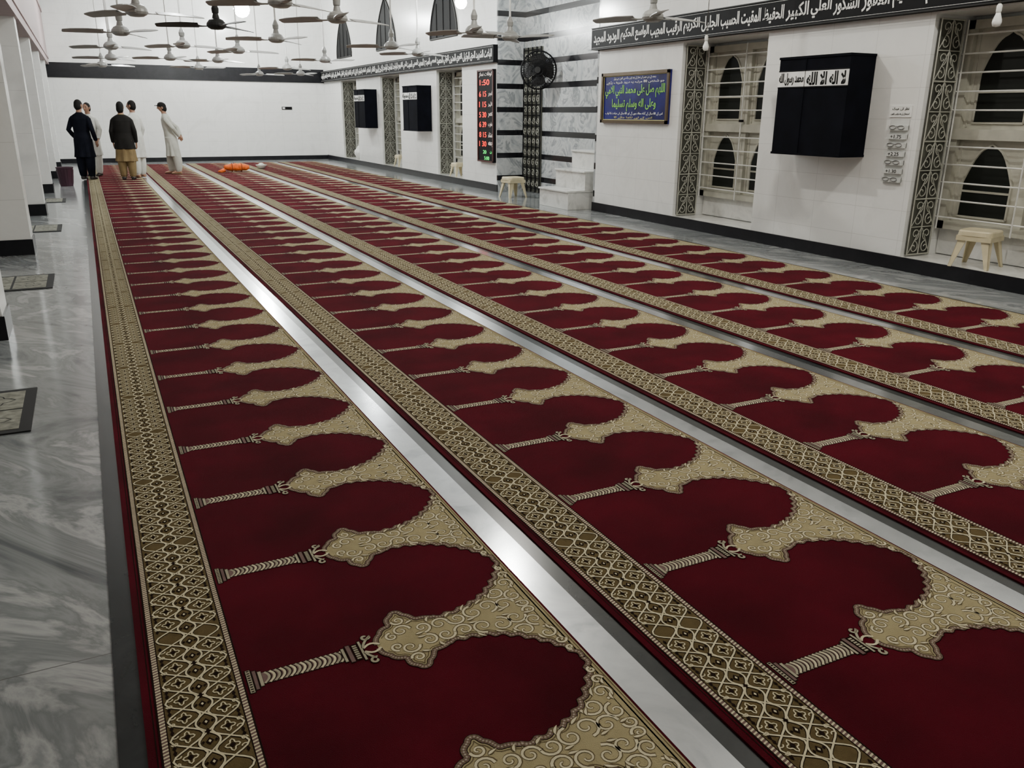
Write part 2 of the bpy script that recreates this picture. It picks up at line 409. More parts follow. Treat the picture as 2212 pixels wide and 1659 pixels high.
# ---------------------------------------------------------------- small floor mats
matd=M('mat_dark',(.012,.012,.012),.9); matl=M('mat_light',(.22,.22,.18),.9,var=.35,scale=25)
for yc in (4.92,8.85,13.0,17.1):
    b=MB(); b.box(-.47,.47,-.38,.38,0,.008,matd)
    for i in range(3):
        for j in range(2):
            b.box(-.42+.285*i,-.42+.285*i+.265,-.33+.34*j,-.33+.34*j+.32,.008,.010,matl)
            cx=-.42+.285*i+.1325; cy=-.33+.34*j+.16
            b.ribbon([(cx+.07*math.cos(t*pi/8)*(1+.3*math.cos(4*t*pi/8)),cy+.08*math.sin(t*pi/8)*(1+.3*math.cos(4*t*pi/8))) for t in range(16)],.008,.0105,matd,closed=True)
    ob=b.obj('floor_mat'); ob.location=(-.90,yc,0)

# ---------------------------------------------------------------- windows and grilles
def arch2(y0,y1,z0,z1,n=10):
    c=(y0+y1)/2;h=(y1-y0)/2; zs=z1-h*1.35
    pts=[(y0,z0),(y1,z0),(y1,zs)]
    f=lambda t:(h*math.cos(t*pi/2)**(.95)*(1-.12*math.sin(t*pi)),zs+(z1-zs)*(math.sin(t*pi/2)**1.25))
    for k in range(1,n): q=f(k/n); pts.append((c+q[0],q[1]))
    pts.append((c,z1+.02))
    for k in range(n-1,0,-1): q=f(k/n); pts.append((c-q[0],q[1]))
    pts.append((y0,zs)); return pts
def polyX(b,pts,x,mat):
    b.add([(x,p[0],p[1]) for p in pts],[tuple(range(len(pts)))],mat)
def window(idx,a,c):
    b=MB(); X=8.0
    z0,z1=.42,2.42
    b.box(X-.02,X+.01,a+.01,c-.01,.15,.42,step_m)
    b.box(X-.04,X,a+.02,c-.02,z0,z1,cream_p)
    fr=.08
    b.box(X-.10,X-.04,a+.02,a+.02+fr,z0,z1,cream_p); b.box(X-.10,X-.04,c-.02-fr,c-.02,z0,z1,cream_p)
    b.box(X-.10,X-.04,a+.02,c-.02,z0,z0+fr,cream_p); b.box(X-.10,X-.04,a+.02,c-.02,z1-fr,z1,cream_p)
    zm=1.36; b.box(X-.12,X-.04,a+.02,c-.02,zm-.05,zm+.05,cream_p)
    cy=(a+c)/2; b.box(X-.09,X-.04,cy-.045,cy+.045,z0,z1,cream_p)
    for (p,q) in ((a+.10,cy-.045),(cy+.045,c-.10)):
        for (s,t) in ((z0+fr,zm-.05),(zm+.05,z1-fr)):
            pts=arch2(p+.10,q-.10,s+.06,t-.06); polyX(b,pts[::-1],X-.043,glass_d)
            loop=[Vector((X-.045,y,z)) for y,z in pts]; b.tube(loop+[loop[0]],.014,cream_p,5)
            b.box(X-.054,X-.043,p+.10,q-.10,s+.06+(t-s)*.30,s+.08+(t-s)*.30,cream_p)
            # raised rail mouldings around each leaf
            for (y_,yy_,zz0,zz1) in ((p+.03,p+.045,s+.02,t-.02),(q-.045,q-.03,s+.02,t-.02)): b.box(X-.05,X-.04,y_,yy_,zz0,zz1,cream_p)
    z=z0+.12
    while z<z1-.08:
        if abs(z-zm)>.06: b.tube([(X-.14,a+.01,z),(X-.14,c-.01,z)],.009,white_p,6)
        z+=.175
    for y in (a+.06,cy,c-.06): b.tube([(X-.15,y,z0),(X-.15,y,z1)],.008,white_p,6)
    b.box(X-.17,X-.12,cy-.02,cy+.02,zm+.08,zm+.11,black_p)
    return b.obj('window_%d'%idx)
def grille(a,c):
    b=MB(); Y=c-.035; x0,x1,z0,z1=7.50,7.83,.16,2.42
    b.box(x0,x1,c-.02,c-.008,z0,z1,olive_panel)
    for x in (x0,(x0+x1)/2,x1): b.tube([(x,Y,z0),(x,Y,z1)],.007,iron_w,6)
    n=8; hz=(z1-z0)/n; hw=(x1-x0)/2
    for i in range(n+1): b.tube([(x0,Y,z0+hz*i),(x1,Y,z0+hz*i)],.005 if i%2 else .008,iron_w,5)
    for i in range(n):
        for sx,cx in ((1,x0+hw*.5),(-1,x0+hw*1.5)):
            cz=z0+hz*(i+.5)
            for sz in (1,-1):
                sp=spiral(cx,cz+sz*hz*.24,hw*.40,1.2,-pi/2*sz,sx*sz,14,.8)
                b.tube([(p,Y-.004,q) for p,q in sp],.005,iron_w,5)
            b.tube([(cx-hw*.45*sx,Y-.004,cz-hz*.45),(cx,Y-.004,cz),(cx+hw*.45*sx,Y-.004,cz+hz*.45)],.0042,iron_w,5)
    return b.obj('scroll_grille')
for i,(a,c) in enumerate(niches): window(i+1,a,c); grille(a,c)
for yc in (18.5,22.55,26.6):
    b=MB(); N=12
    right=[(yc+.8*(1-(t/N)**2.0),3.12+1.25*(t/N)) for t in range(N+1)]
    left=[(yc-.8*(1-(t/N)**2.0),3.12+1.25*(t/N)) for t in range(N+1)]
    poly=right+left[::-1][1:]
    polyX(b,poly,XR-.012,black_p)
    lp=[Vector((XR-.012,y,z)) for y,z in poly]; b.tube(lp+[lp[0]],.022,fan_d,6)
    for t in (-.4,0,.4): b.tube([(XR-.02,yc+t,3.12),(XR-.02,yc+t,3.12+1.2*(1-abs(t)))],.008,fan_d,5)
    b.obj('arched_clerestory_window')
b=MB(); b.box(8.02,8.048,14.95,15.66,.02,2.75,olive_panel)
for y in (14.95,15.12,15.30,15.48,15.66): b.tube([(8.0,y,.02),(8.0,y,2.75)],.012,black_p,6)
for i in range(14):
    z=.1+.2*i
    b.tube([(8.0,14.95,z),(8.0,15.66,z)],.008,black_p,5)
    for y in (15.04,15.21,15.39,15.57):
        b.tube([(7.995,p,q) for p,q in spiral(y,z+.1,.07,1.2,i,1 if i%2 else -1,12)],.0055,iron_w,5)
b.obj('door_1')

# ---------------------------------------------------------------- name bands
def band(y0,y1,txt,name):
    b=MB(); b.box(XR-.10,XR-.001,y0,y1,2.48,2.80,black_p)
    b.box(XR-.112,XR-.10,y0,y1,2.48,2.492,fan_d); b.box(XR-.112,XR-.10,y0,y1,2.788,2.80,fan_d)
    for z in (2.508,2.771): b.box(XR-.103,XR-.10,y0+.02,y1-.02,z,z+.003,letter)
    o=b.obj(name)
    words=txt.split(); y=y0+.05
    tot=sum(len(w)+1.0 for w in words); L=(y1-y0-.1)
    for w in words:
        ww=(len(w)+1.0)/tot*L
        text(w,'lettering',letter,Vector((XR-.102,y+ww/2,2.64)),.185,ww*.90,o,bold=.022)
        y+=ww
    return o
near='القهار الوهاب الرزاق الفتاح العليم القابض الباسط الخافض الرافع المعز المذل السميع البصير الحكم العدل اللطيف الخبير الحليم العظيم الغفور الشكور العلي الكبير الحفيظ المقيت الحسيب الجليل الكريم الرقيب المجيب الواسع الحكيم الودود المجيد'
far='الباعث الشهيد الحق الوكيل القوي المتين الولي الحميد المحصي المبدئ المعيد المحيي المميت الحي القيوم الواجد الماجد الواحد الاحد الصمد القادر المقتدر المقدم المؤخر الاول الاخر الظاهر الباطن الوالي المتعالي البر التواب المنتقم العفو الرؤوف'
band(-.6,12.06,near,'calligraphy_band'); band(15.7,29.25,far,'calligraphy_band')

# ---------------------------------------------------------------- kaaba wall boxes
def kaaba(y0):
    b=MB(); w=1.0; x0=XR-.36
    b.box(x0,XR-.001,y0,y0+w,1.12,2.13,velvet)
    b.box(x0-.006,x0,y0+.0,y0+w,1.83,1.985,letter)
    for z in (1.818,1.99): b.box(x0-.008,x0,y0,y0+w,z,z+.008,black_p)
    b.box(x0-.01,XR-.001,y0-.006,y0+w+.006,1.11,1.135,velvet); b.box(x0-.01,XR-.001,y0-.006,y0+w+.006,2.115,2.14,velvet)
    b.box(x0-.008,x0,y0+w*.60-.003,y0+w*.60+.003,1.12,2.13,velvet)
    o=b.obj('kaaba_wall_box')
    text('لا اله الا الله','lettering',blackink,Vector((x0-.007,y0+w*.30,1.908)),.135,.54,o,bold=.035)
    text('محمد رسول الله','lettering',blackink,Vector((x0-.007,y0+w*.80,1.908)),.13,.37,o,bold=.035)
for y in (6.58,19.35,23.55): kaaba(y)

# ---------------------------------------------------------------- blue framed sign
bluem=M('blue_board',(.008,.008,.12),.3,var=.5,scale=4,spec=.3)
grn=M('green_ink',(.20,.55,.05),.5); yel=M('yellow_ink',(.7,.65,.2),.5); goldf=M('gold_frame',(.09,.06,.03),.35,metal=.5)
b=MB(); y0,y1,z0,z1=10.05,11.80,1.40,2.13; X=XR-.03
b.box(X,XR-.001,y0,y1,z0,z1,bluem)
f=.045
for q in ((y0,y1,z0,z0+f),(y0,y1,z1-f,z1),(y0,y0+f,z0,z1),(y1-f,y1,z0,z1)):
    b.box(X-.025,X,*q[:2],*q[2:],goldf)
for q in ((y0+f,y1-f,z0+f,z0+f+.008),(y0+f,y1-f,z1-f-.008,z1-f),(y0+f,y0+f+.008,z0+f,z1-f),(y1-f-.008,y1-f,z0+f,z1-f)):
    b.box(X-.004,X,*q[:2],*q[2:],yel)
sg=b.obj('framed_durood_sign')
yc=(y0+y1)/2
text('جمعہ کے دن عصر کی نماز کے بعد اپنی جگہ سے اٹھنے سے پہلے','lettering',letter,Vector((X-.004,yc,2.045)),.045,1.1,sg)
text('جو شخص 80 مرتبہ یہ درود شریف پڑھے','lettering',letter,Vector((X-.004,yc,1.985)),.05,1.5,sg)
text('اللهم صل على محمد النبي الامي','lettering',grn,Vector((X-.004,yc,1.855)),.19,1.55,sg,bold=.02)
text('وعلى اله وسلم تسليما','lettering',grn,Vector((X-.004,yc,1.66)),.18,1.15,sg,bold=.02)
text('اس کے 80 سال کے گناہ معاف ہوں گے اور 80 سال کی عبادت کا ثواب','lettering',letter,Vector((X-.004,yc,1.54)),.05,1.5,sg)
text('اس کے لیے لکھا جائے گا','lettering',yel,Vector((X-.004,yc,1.482)),.04,1.0,sg)

# ---------------------------------------------------------------- LED prayer-time board
red=M('led_red',(1,.02,.006),.5,emit=2.6,var=0); grl=M('led_green',(.02,.8,.12),.5,emit=2,var=0); wl=M('led_label',(.8,.7,.65),.5,emit=.5,var=0)
b=MB(); y0,y1,z0,z1=15.78,16.55,.57,2.36; X=XR-.06
b.box(X,XR-.001,y0,y1,z0,z1,black_p)
redf=M('dark_red_frame',(.06,.012,.01),.4)
for q in ((y0,y1,z0,z0+.03),(y0,y1,z1-.03,z1),(y0,y0+.03,z0,z1),(y1-.03,y1,z0,z1)): b.box(X-.015,X,*q[:2],*q[2:],redf)
lb=b.obj('led_prayer_time_board')
text('اوقات نماز','lettering',wl,Vector((X-.004,(y0+y1)/2,2.27)),.09,.6,lb)
rows=[('1:50',2.12,None),('6 15',1.90,'فجر'),('1 15',1.70,'ظہر'),('5 30',1.50,'عصر'),('6 39',1.31,'مغرب'),('8 15',1.11,'عشاء'),('1 30',.93,'جمعہ')]
for d,z,l in rows:
    text(d,'digits',red,Vector((X-.004,16.29 if l else 16.2,z)),.105,.34 if l else .46,lb,arab=False)
    if l: text(l,'lettering',wl,Vector((X-.004,15.92,z)),.10,.20,lb)
text('20','digits',grl,Vector((X-.004,16.2,.77)),.07,.16,lb,arab=False); text('5:00','digits',grl,Vector((X-.004,16.1,.65)),.07,.24,lb,arab=False)
text('ن','digits',grl,Vector((X-.004,15.90,.77)),.05,.08,lb)

# ---------------------------------------------------------------- reading glasses rack
clearp=M('clear_plastic',(.62,.63,.61),.2,var=.08); paper=M('paper',(.82,.82,.8),.7); lens=M('spectacle_frame',(.12,.12,.12),.3)
b=MB(); y0=6.06;y1=6.28;X=XR-.012
b.box(X,XR-.001,y0-.01,y1+.03,1.52,1.63,paper); b.box(X+.004,XR-.001,y0,y1,.86,1.50,clearp)
for i in range(7):
    z=1.42-.085*i
    b.box(X-.03,XR-.001,y0,y1,z-.028,z+.02,clearp)
    yc=(y0+y1)/2
    if i%2==0:
        for s in (-1,1):
            b.tube([(X-.036,yc+s*.05+.04*math.cos(t*pi/6),z+.018*math.sin(t*pi/6)) for t in range(13)],.0035,lens,4)
        b.tube([(X-.036,yc-.012,z+.006),(X-.038,yc,z+.010),(X-.036,yc+.012,z+.006)],.003,lens,4)
gr=b.obj('reading_glasses_rack')
for i,t in enumerate(['+1.75','+2.25','+1.30']): text(t,'lettering',blackink,Vector((X-.032,(y0+y1)/2,1.331-.17*i)),.035,.13,gr,arab=False)
text('نظر کی عینک','lettering',blackink,Vector((X-.003,(y0+y1)/2+.01,1.60)),.03,.2,gr)
text('استعمال کے بعد واپس رکھیں','lettering',blackink,Vector((X-.003,(y0+y1)/2+.01,1.55)),.025,.22,gr)

b=MB(); b.box(6.0,6.33,YF-.02,YF,1.60,1.69,black_p); b.box(6.02,6.10,YF-.024,YF-.02,1.62,1.67,letter); b.obj('wall_socket_plate')

# ---------------------------------------------------------------- minbar steps
b=MB(); ya,yb=12.2,13.2
for i in range(3):
    x=7.08+.32*i; zt=.31*(i+1)
    b.box(x,8.03,ya,yb,.31*i,zt-.03,step_m); b.box(x-.025,8.03,ya-.01,yb+.01,zt-.03,zt,step_m)
b.obj('minbar_steps',bevel=.004)

# ---------------------------------------------------------------- stools
def stool(loc,rz,s=1):
    b=MB(); h=.36; t=.16
    n=28
    def sq(r,z): return [(r*math.copysign(abs(math.cos(a))**.35,math.cos(a)),r*math.copysign(abs(math.sin(a))**.35,math.sin(a)),z) for a in [2*pi*(k+.5)/n for k in range(n)]]
    rings=[sq(t*.99,h-.055),sq(t*1.05,h-.05),sq(t*1.03,h-.012),sq(t*.98,h),sq(t*.5,h-.004),sq(.03,h-.004)]
    vs=[p for r in rings for p in r]; fs=[]
    for i in range(len(rings)-1):
        for k in range(n): fs.append((i*n+k,i*n+(k+1)%n,(i+1)*n+(k+1)%n,(i+1)*n+k))
    fs.append(tuple((len(rings)-1)*n+k for k in range(n))); fs.append(tuple(range(n))[::-1])
    b.add(vs,fs,plastic_c)
    for sx in (-1,1):
        for sy in (-1,1):
            top=Vector((sx*t*.86,sy*t*.86,h-.04)); bot=Vector((sx*t*1.18,sy*t*1.18,0))
            ux=Vector((-sx*.055,0,0)); uy=Vector((0,-sy*.055,0))
            for u in (ux,uy):
                oth=Vector((0,-sy*.008,0)) if u is ux else Vector((-sx*.008,0,0))
                q=[bot,bot+u*.6,top+u*1.6,top]; vs=[p for p in q]+[p+oth for p in q]
                b.add(vs,[(0,1,2,3),(7,6,5,4),(0,4,5,1),(1,5,6,2),(2,6,7,3),(3,7,4,0)],plastic_c)
    for s2 in (-1,1):
        b.box(-t,t,s2*t*.98-.006,s2*t*.98+.006,h-.10,h-.05,plastic_c); b.box(s2*t*.98-.006,s2*t*.98+.006,-t,t,h-.10,h-.05,plastic_c)
    o=b.obj('plastic_stool'); o.location=loc; o.rotation_euler=(0,0,rz); o.scale=(s,s,s)
stool((7.63,5.22,.141),.25,.98); stool((7.25,14.6,0),.1,1.05); stool((7.64,18.2,.141),.1,.85); stool((7.64,22.2,.141),.1,.85)
b=MB()
def lump(p): return p*(1+.12*math.sin(5*p.x+3*p.z)+.08*math.cos(7*p.y))
b.ell((7.68,26.2,.345),(.16,.28,.18),white_p,18,lump); b.tube([(7.68,26.2,.48),(7.67,26.2,.56),(7.69,26.2,.62)],[.07,.025,.05],white_p,8); b.obj('white_sack',smooth=True)

# ---------------------------------------------------------------- bin, orange bundle
binm=M('maroon_plastic',(.035,.006,.018),.5)
b=MB(); b.lathe([(.12,0),(.125,.01),(.16,.36),(.17,.37),(.17,.39),(.155,.39),(.15,.36),(.11,.03)],(-.45,20.4,0),binm,20)
for i in range(10):
    a=2*pi*i/10; b.tube([(-.45+.127*math.cos(a),20.4+.127*math.sin(a),.04),(-.45+.162*math.cos(a),20.4+.162*math.sin(a),.34)],.006,binm,5)
b.obj('waste_basket')
orng=M('orange_cloth',(.70,.12,.01),.8,var=.3,scale=12,bump=.5,bscale=20)
b=MB(); pts=[];rr=[]
for i in range(25):
    t=i/24; pts.append((3.20+.62*t,23.4+.05*math.sin(4*t),.135+.004*math.sin(20*t))); rr.append((.02+.095*math.sin(pi*min(max(t,.02),.98))**.35)*(1+.06*math.sin(31*t)))
b.tube(pts,rr,orng,16,.85)
b.tube([(3.18,23.36,.07),(3.10,23.30,.05),(3.02,23.33,.035)],[.05,.045,.02],orng,10)
stm=M('strap',(.25,.05,.01),.8)
for t in (.3,.68):
    p=Vector((3.20+.62*t,23.42,.135)); b.tube([p+Vector((0,.122*math.cos(a*pi/8),.105*math.sin(a*pi/8))) for a in range(17)],.010,stm,5)
b.obj('orange_bedroll',smooth=True)
b=MB(); b.lathe([(.07,0),(.10,.02),(.15,.09),(.155,.10),(.14,.10),(.09,.03)],(4.35,24.6,.0165),white_p,18); b.ell((4.35,24.6,.10),(.09,.09,.07),white_p,12); b.obj('white_bowl',smooth=True)

# ---------------------------------------------------------------- ceiling fans
def fanmesh(bm,name):
    b=MB(); zt=ZC-2.53
    b.tube([(0,0,.14),(0,0,zt-.02)],.013,rodm,8)
    b.lathe([(.02,.13),(.04,.14),(.045,.19),(.025,.24),(.016,.26)],(0,0,0),bm,16)
    b.lathe([(.03,-.05),(.07,-.045),(.105,-.025),(.118,0),(.113,.025),(.085,.06),(.045,.08),(.03,.14)],(0,0,0),bm,22)
    b.lathe([(.016,zt-.14),(.05,zt-.12),(.065,zt-.05),(.07,zt-.003)],(0,0,0),rodm,16)
    for k in range(3):
        a=2*pi*k/3; ca,sa=math.cos(a),math.sin(a)
        def R(p): return (p[0]*ca-p[1]*sa,p[0]*sa+p[1]*ca,p[2])
        def slab(sec,mt):
            vs=[]
            for (x,w,z,tw) in sec:
                for yy,tt in ((-w,.004),(w,.004),(w,-.004),(-w,-.004)): vs.append(R((x,yy,z+tt+yy*tw)))
            fs=[]
            n=len(sec)
            for i in range(n-1):
                for j in range(4): fs.append((i*4+j,i*4+(j+1)%4,(i+1)*4+(j+1)%4,(i+1)*4+j))
            fs+=[(3,2,1,0),((n-1)*4,(n-1)*4+1,(n-1)*4+2,(n-1)*4+3)]
            b.add(vs,fs,mt)
        slab([(.09,.03,-.01,0),(.17,.025,-.012,.1),(.24,.05,-.005,.2)],bm)
        slab([(.21,.062,.0,.30),(.40,.074,0,.28),(.60,.070,-.006,.24),(.69,.060,-.012,.2),(.705,.04,-.012,.2)],bm)
    return b.mesh(name)
fm1=fanmesh(fan_m,'ceiling_fan'); fm2=fanmesh(fan_d,'ceiling_fan_dark')
fans=[(.68,10.4,.2),(.63,13.1,1.1),(.6,16.1,.5),(.7,19.5,.9),(.6,22.6,.1),(2.74,10.0,.35),(2.7,13.2,.9),(2.6,16.0,.1),(2.7,19.2,.6),(2.7,22.5,1.4),(1.87,8.84,.6),(1.62,15.2,.3),(1.75,18.9,.8),
(4.69,10.6,.15),(4.58,13.6,.75),(4.6,17.9,1.2),(4.65,25.4,.1),(5.6,24.5,.9),(5.5,14.9,.4),(5.45,11.1,1.0),(5.7,8.1,.05),(1.64,11.5,.8),(4.6,21.5,.5)]
for i,(x,y,a) in enumerate(fans):
    o=bpy.data.objects.new('ceiling_fan',fm2 if i==21 else fm1); sc.collection.objects.link(o); o.location=(x,y,2.53); o.rotation_euler=(0,0,a)

# wall fan
b=MB(); R=.33
def cir(r,x,n=28): return [(x,r*math.cos(2*pi*k/n),r*math.sin(2*pi*k/n)) for k in range(n+1)]
for r,x in ((R,0),(R*.97,-.03),(R*.97,.03),(R*.8,-.07),(R*.55,-.09),(R*.3,-.10),(R*.8,.07),(R*.5,.09)): b.tube(cir(r,x),.005 if r<R else .013,black_p,5)
for k in range(44):
    a=2*pi*k/44; c,s=math.cos(a),math.sin(a)
    b.tube([(x,r*c,r*s) for r,x in ((.05,-.10),(R*.5,-.093),(R*.8,-.07),(R*.97,-.03),(R,0),(R*.97,.03),(R*.8,.07),(R*.4,.09))],.0036,black_p,4)
b.tube([(-.11,0,0),(-.095,0,0)],.055,fan_d,16); b.tube([(-.03,0,0),(.06,0,0),(.2,0,0),(.22,0,0)],[.05,.08,.075,.03],fan_d,16)
for k in range(4):
    a=pi/2*k; vs=[]
    for r,w in ((.05,.04),(.15,.13),(.26,.17),(.30,.10)):
        for s in (-1,1):
            an=a+s*w/r*.9; vs.append((s*.03-.02,r*math.cos(an),r*math.sin(an)))
    b.add(vs,[(0,1,3,2),(2,3,5,4),(4,5,7,6)],fan_d)
b.tube([(.2,0,0),(.26,-.03,-.04),(.30,-.22,-.12)],.022,black_p,8)
o=b.obj('wall_fan'); o.location=(7.66,14.4,2.29); o.rotation_euler=(0,0,math.radians(52))

# ---------------------------------------------------------------- bulbs
bulbg=M('bulb_glass',(.85,.85,.82),.2,var=.02); holder=M('bulb_holder',(.1,.09,.08),.4)
def bulb(x,y,z,lit=0,r=.055,col=(.96,1,.97),globe=False):
    b=MB(); top=r if globe else .055
    b.tube([(x,y,z+top+.06),(x,y,ZC)],.004,holder,5); b.lathe([(.018,top-.005),(.022,top+.015),(.022,top+.055),(.012,top+.07)],(x,y,z),holder if lit else white_p,12)
    if not lit: b.lathe([(.005,-.055),(.03,-.047),(.038,-.02),(.036,.0),(.024,.035),(.018,.055)],(x,y,z),bulbg,14)
    if globe:
        g,nt,bs=newmat('lit_globe'); bs.inputs['Base Color'].default_value=(.9,.9,.9,1)
        bs.inputs['Emission Color'].default_value=rgba(col); bs.inputs['Emission Strength'].default_value=lit/(39.5*r*r)
        b.ell((x,y,z),(r,r,r),g,12)
    o=b.obj('hanging_globe_lamp' if globe else 'hanging_bulb',smooth=True)
    if lit and not globe:
        l=bpy.data.lights.new('bulb_light','POINT'); l.energy=lit; l.shadow_soft_size=r; l.color=col
        lo=bpy.data.objects.new('bulb_light',l); sc.collection.objects.link(lo); lo.location=(x,y,z+.04-r); lo.parent=o
bulb(6.98,4.97,2.30); bulb(6.98,8.77,2.33)
cool=(.96,1,.98); warm=(1,.97,.88)
bulb(3.4,20,3.62,430,.17,cool,True); bulb(6.0,14.1,3.3,200,.10,cool,True)
for x,y,z,e,r,c in [(4.6,27,4.4,400,.12,cool),(1.2,25.5,4.2,240,.06,cool),(1.6,14.5,4.2,180,.06,cool),(4.2,8.5,4.2,200,.06,warm),(1.3,6.5,4.2,50,.06,warm),(5.6,3.6,4.3,210,.06,warm),(3.2,1.0,4.3,45,.06,warm),(5.2,17.5,4.3,130,.06,cool)]:  # bulb nearest the far wall is added to brighten the wall top
    bulb(x,y,z,e,r,c)
for y,e in ((6,18),(13,30),(20,40),(26,40)):
    b=MB(); b.box(-2.92,-2.88,y-.6,y+.6,2.93,3.0,white_p); o=b.obj('tube_light_batten')
    l=bpy.data.lights.new('tube','AREA'); l.shape='RECTANGLE'; l.size=.05; l.size_y=1.15; l.energy=e; l.color=cool
    lo=bpy.data.objects.new('tube',l); sc.collection.objects.link(lo); lo.location=(-2.9,y,2.925); lo.parent=o

# ---------------------------------------------------------------- people
skin=M('skin',(.30,.16,.10),.55); hairm=M('black_hair',(.008,.007,.006),.7,var=.3,scale=40,spec=.2)
navy=M('navy_cloth',(.006,.007,.012),.9,var=.25,spec=.1); whitec=M('white_cotton',(.58,.58,.54),.85,var=.07); offw=M('offwhite_cotton',(.46,.46,.41),.85,var=.08)
vestm=M('dark_waistcoat',(.013,.012,.011),.85,var=.2,spec=.15); khaki=M('khaki_cotton',(.20,.14,.06),.85,var=.12); shoem=M('dark_leather',(.02,.015,.012),.5); eyew=M('eye_dark',(.01,.008,.008),.3); lipm=M('lips',(.22,.08,.06),.6)
def hand(b,w,d,n,th):
    w=Vector(w);d=Vector(d).normalized();n=Vector(n);n=(n-d*n.dot(d)).normalized();s=d.cross(n)
    vs=[];fs=[];N=10
    for t,hw,hn in ((-.02,.024,.020),(.0,.027,.018),(.035,.038,.016),(.07,.042,.014),(.092,.038,.011)):
        for k in range(N):
            a=2*pi*k/N; vs.append(w+d*t+s*hw*math.cos(a)+n*hn*math.sin(a))
    for i in range(4):
        for k in range(N): fs.append((i*N+k,i*N+(k+1)%N,(i+1)*N+(k+1)%N,(i+1)*N+k))
    fs+= [tuple(range(N))[::-1],tuple(4*N+k for k in range(N))]
    b.add(vs,fs,skin)
    for off,ln in ((-.030,.060),(-.010,.078),(.011,.084),(.031,.074)):
        p=w+d*.085+s*off*th; pts=[p];dirv=d.copy()
        for j,fr in enumerate((.42,.32,.26)):
            pts.append(pts[-1]+dirv*ln*fr); dirv=(dirv*math.cos(.38)+n*math.sin(.38)).normalized()
        b.tube(pts,[.0092,.0088,.008,.006],skin,7)
    p=w+d*.025+s*.030*th; q=p+(d*.6+s*th*.7+n*.3).normalized()*.038; r=q+(d*.9+s*th*.25+n*.4).normalized()*.030
    b.tube([p,q,r],[.012,.0105,.008],skin,7)
def figure(name,loc,yaw,topm,trm,arms,lean=0,vest=None,cap=None,head=0,scale=1,hem=.50,stance=.10,step=.0,hairlen=0,sleeve=None,feetm=None):
    b=MB(); sleeve=sleeve or topm; feetm=feetm or shoem
    for s in (-1,1):
        fy=step*s
        b.loft([(s*stance,fy,.062,.052,.058),(s*stance,fy-.005,.10,.072,.080),(s*stance,fy-.01,.16,.080,.088),(s*stance,fy-.01,.30,.094,.104),(s*stance*.98,fy*.8,.48,.108,.115),(s*stance*.92,fy*.4,.70,.12,.125),(s*.085,0,.90,.115,.13)],trm,24,.09,5,s)
        fr=[(s*stance,fy-.075,.035,.032),(s*stance,fy-.05,.05,.045),(s*stance,fy+.0,.05,.05),(s*stance*1.05,fy+.08,.046,.036),(s*stance*1.1,fy+.14,.046,.026),(s*stance*1.1,fy+.175,.028,.016)]
        vs=[];fs=[];N=12
        for x,y,hw,hh in fr:
            for k in range(N):
                a=2*pi*k/N; vs.append((x+hw*math.cos(a),y,max(0,hh+hh*math.sin(a)*1.0)))
        for i in range(len(fr)-1):
            for k in range(N): fs.append((i*N+k,(i+1)*N+k,(i+1)*N+(k+1)%N,i*N+(k+1)%N))
        fs+=[tuple(range(N)),tuple((len(fr)-1)*N+k for k in range(N))[::-1]]
        b.add(vs,fs,feetm)
        b.tube([(s*stance,fy,.05),(s*stance,fy,.12)],[.038,.042],skin,10)
    b.loft([(0,0,hem,.232,.172),(0,0,hem+.12,.218,.158),(0,-.005,.80,.200,.150),(0,-.01,.93,.190,.142),(0,-.003,1.05,.174,.125),(0,.0,1.2,.186,.128),(0,-.005,1.33,.202,.120),(0,-.010,1.385,.192,.100),(0,-.012,1.425,.140,.085),(0,-.010,1.455,.085,.072),(0,-.003,1.475,.066,.064)],topm,36,.11,8,1)
    if vest: b.loft([(0,-.004,.70,.224,.170),(0,-.006,.80,.212,.162),(0,-.01,.93,.200,.152),(0,-.003,1.05,.186,.138),(0,0,1.2,.198,.140),(0,-.005,1.33,.210,.132),(0,-.010,1.39,.198,.112),(0,-.012,1.432,.142,.096),(0,-.012,1.46,.09,.082)],vest,36,.05,6,0)
    b.tube([(0,-.008,1.42),(0,.0,1.49),(0,.008,1.545)],[.066,.060,.058],skin,14)
    hands=[]
    for s,(e,w) in zip((-1,1),arms):
        sh=Vector((s*.158,-.008,1.352)); e=Vector(e); w=Vector(w)
        b.ell(sh,(.062,.060,.056),sleeve,12)
        sh2=Vector((s*.185,-.008,1.325)); mid1=(sh2+e)/2; mid2=(e+w)/2+Vector((0,0,-.006))
        b.tube([sh,sh2,mid1,e,mid2,w],[.054,.060,.056,.051,.050,.044],sleeve,14)
        d=(w-e).normalized(); b.tube([w-d*.03,w+d*.02],[.03,.026],skin,10); hands.append((s,w+d*.012,d))
    Hb=MB(); Hc=Vector((0,.018,1.622))
    def hf(p):
        q=Vector(p)
        if q.z<0: t=-q.z; q.x*=1-.30*t; q.y=q.y*(1-.12*t)+.10*t
        return q
    Hb.ell(Hc,(.075,.095,.114),skin,22,hf)
    Hb.tube([Hc+Vector((0,.088,.03)),Hc+Vector((0,.104,-.005)),Hc+Vector((0,.112,-.022)),Hc+Vector((0,.09,-.03))],[.008,.011,.014,.010],skin,8)
    for s in (-1,1): Hb.ell(Hc+Vector((s*.078,-.008,-.002)),(.010,.02,.032),skin,10)
    Hb.ell(Hc+Vector((0,-.018,.024)),(.082,.096,.108),hairm,20)
    Hb.ell(Hc+Vector((0,-.038,-.012)),(.080,.078,.098),hairm,20)
    if hairlen: Hb.ell(Hc+Vector((0,-.042,-.045)),(.082,.072,.095),hairm,18)
    if cap:
        Hb.ell(Hc+Vector((0,-.012,.050)),(.088,.104,.088),cap,20)
        Hb.loft([(0,Hc.y+.085,Hc.z+.040,.062,.080),(0,Hc.y+.085,Hc.z+.058,.060,.076)],cap,18)
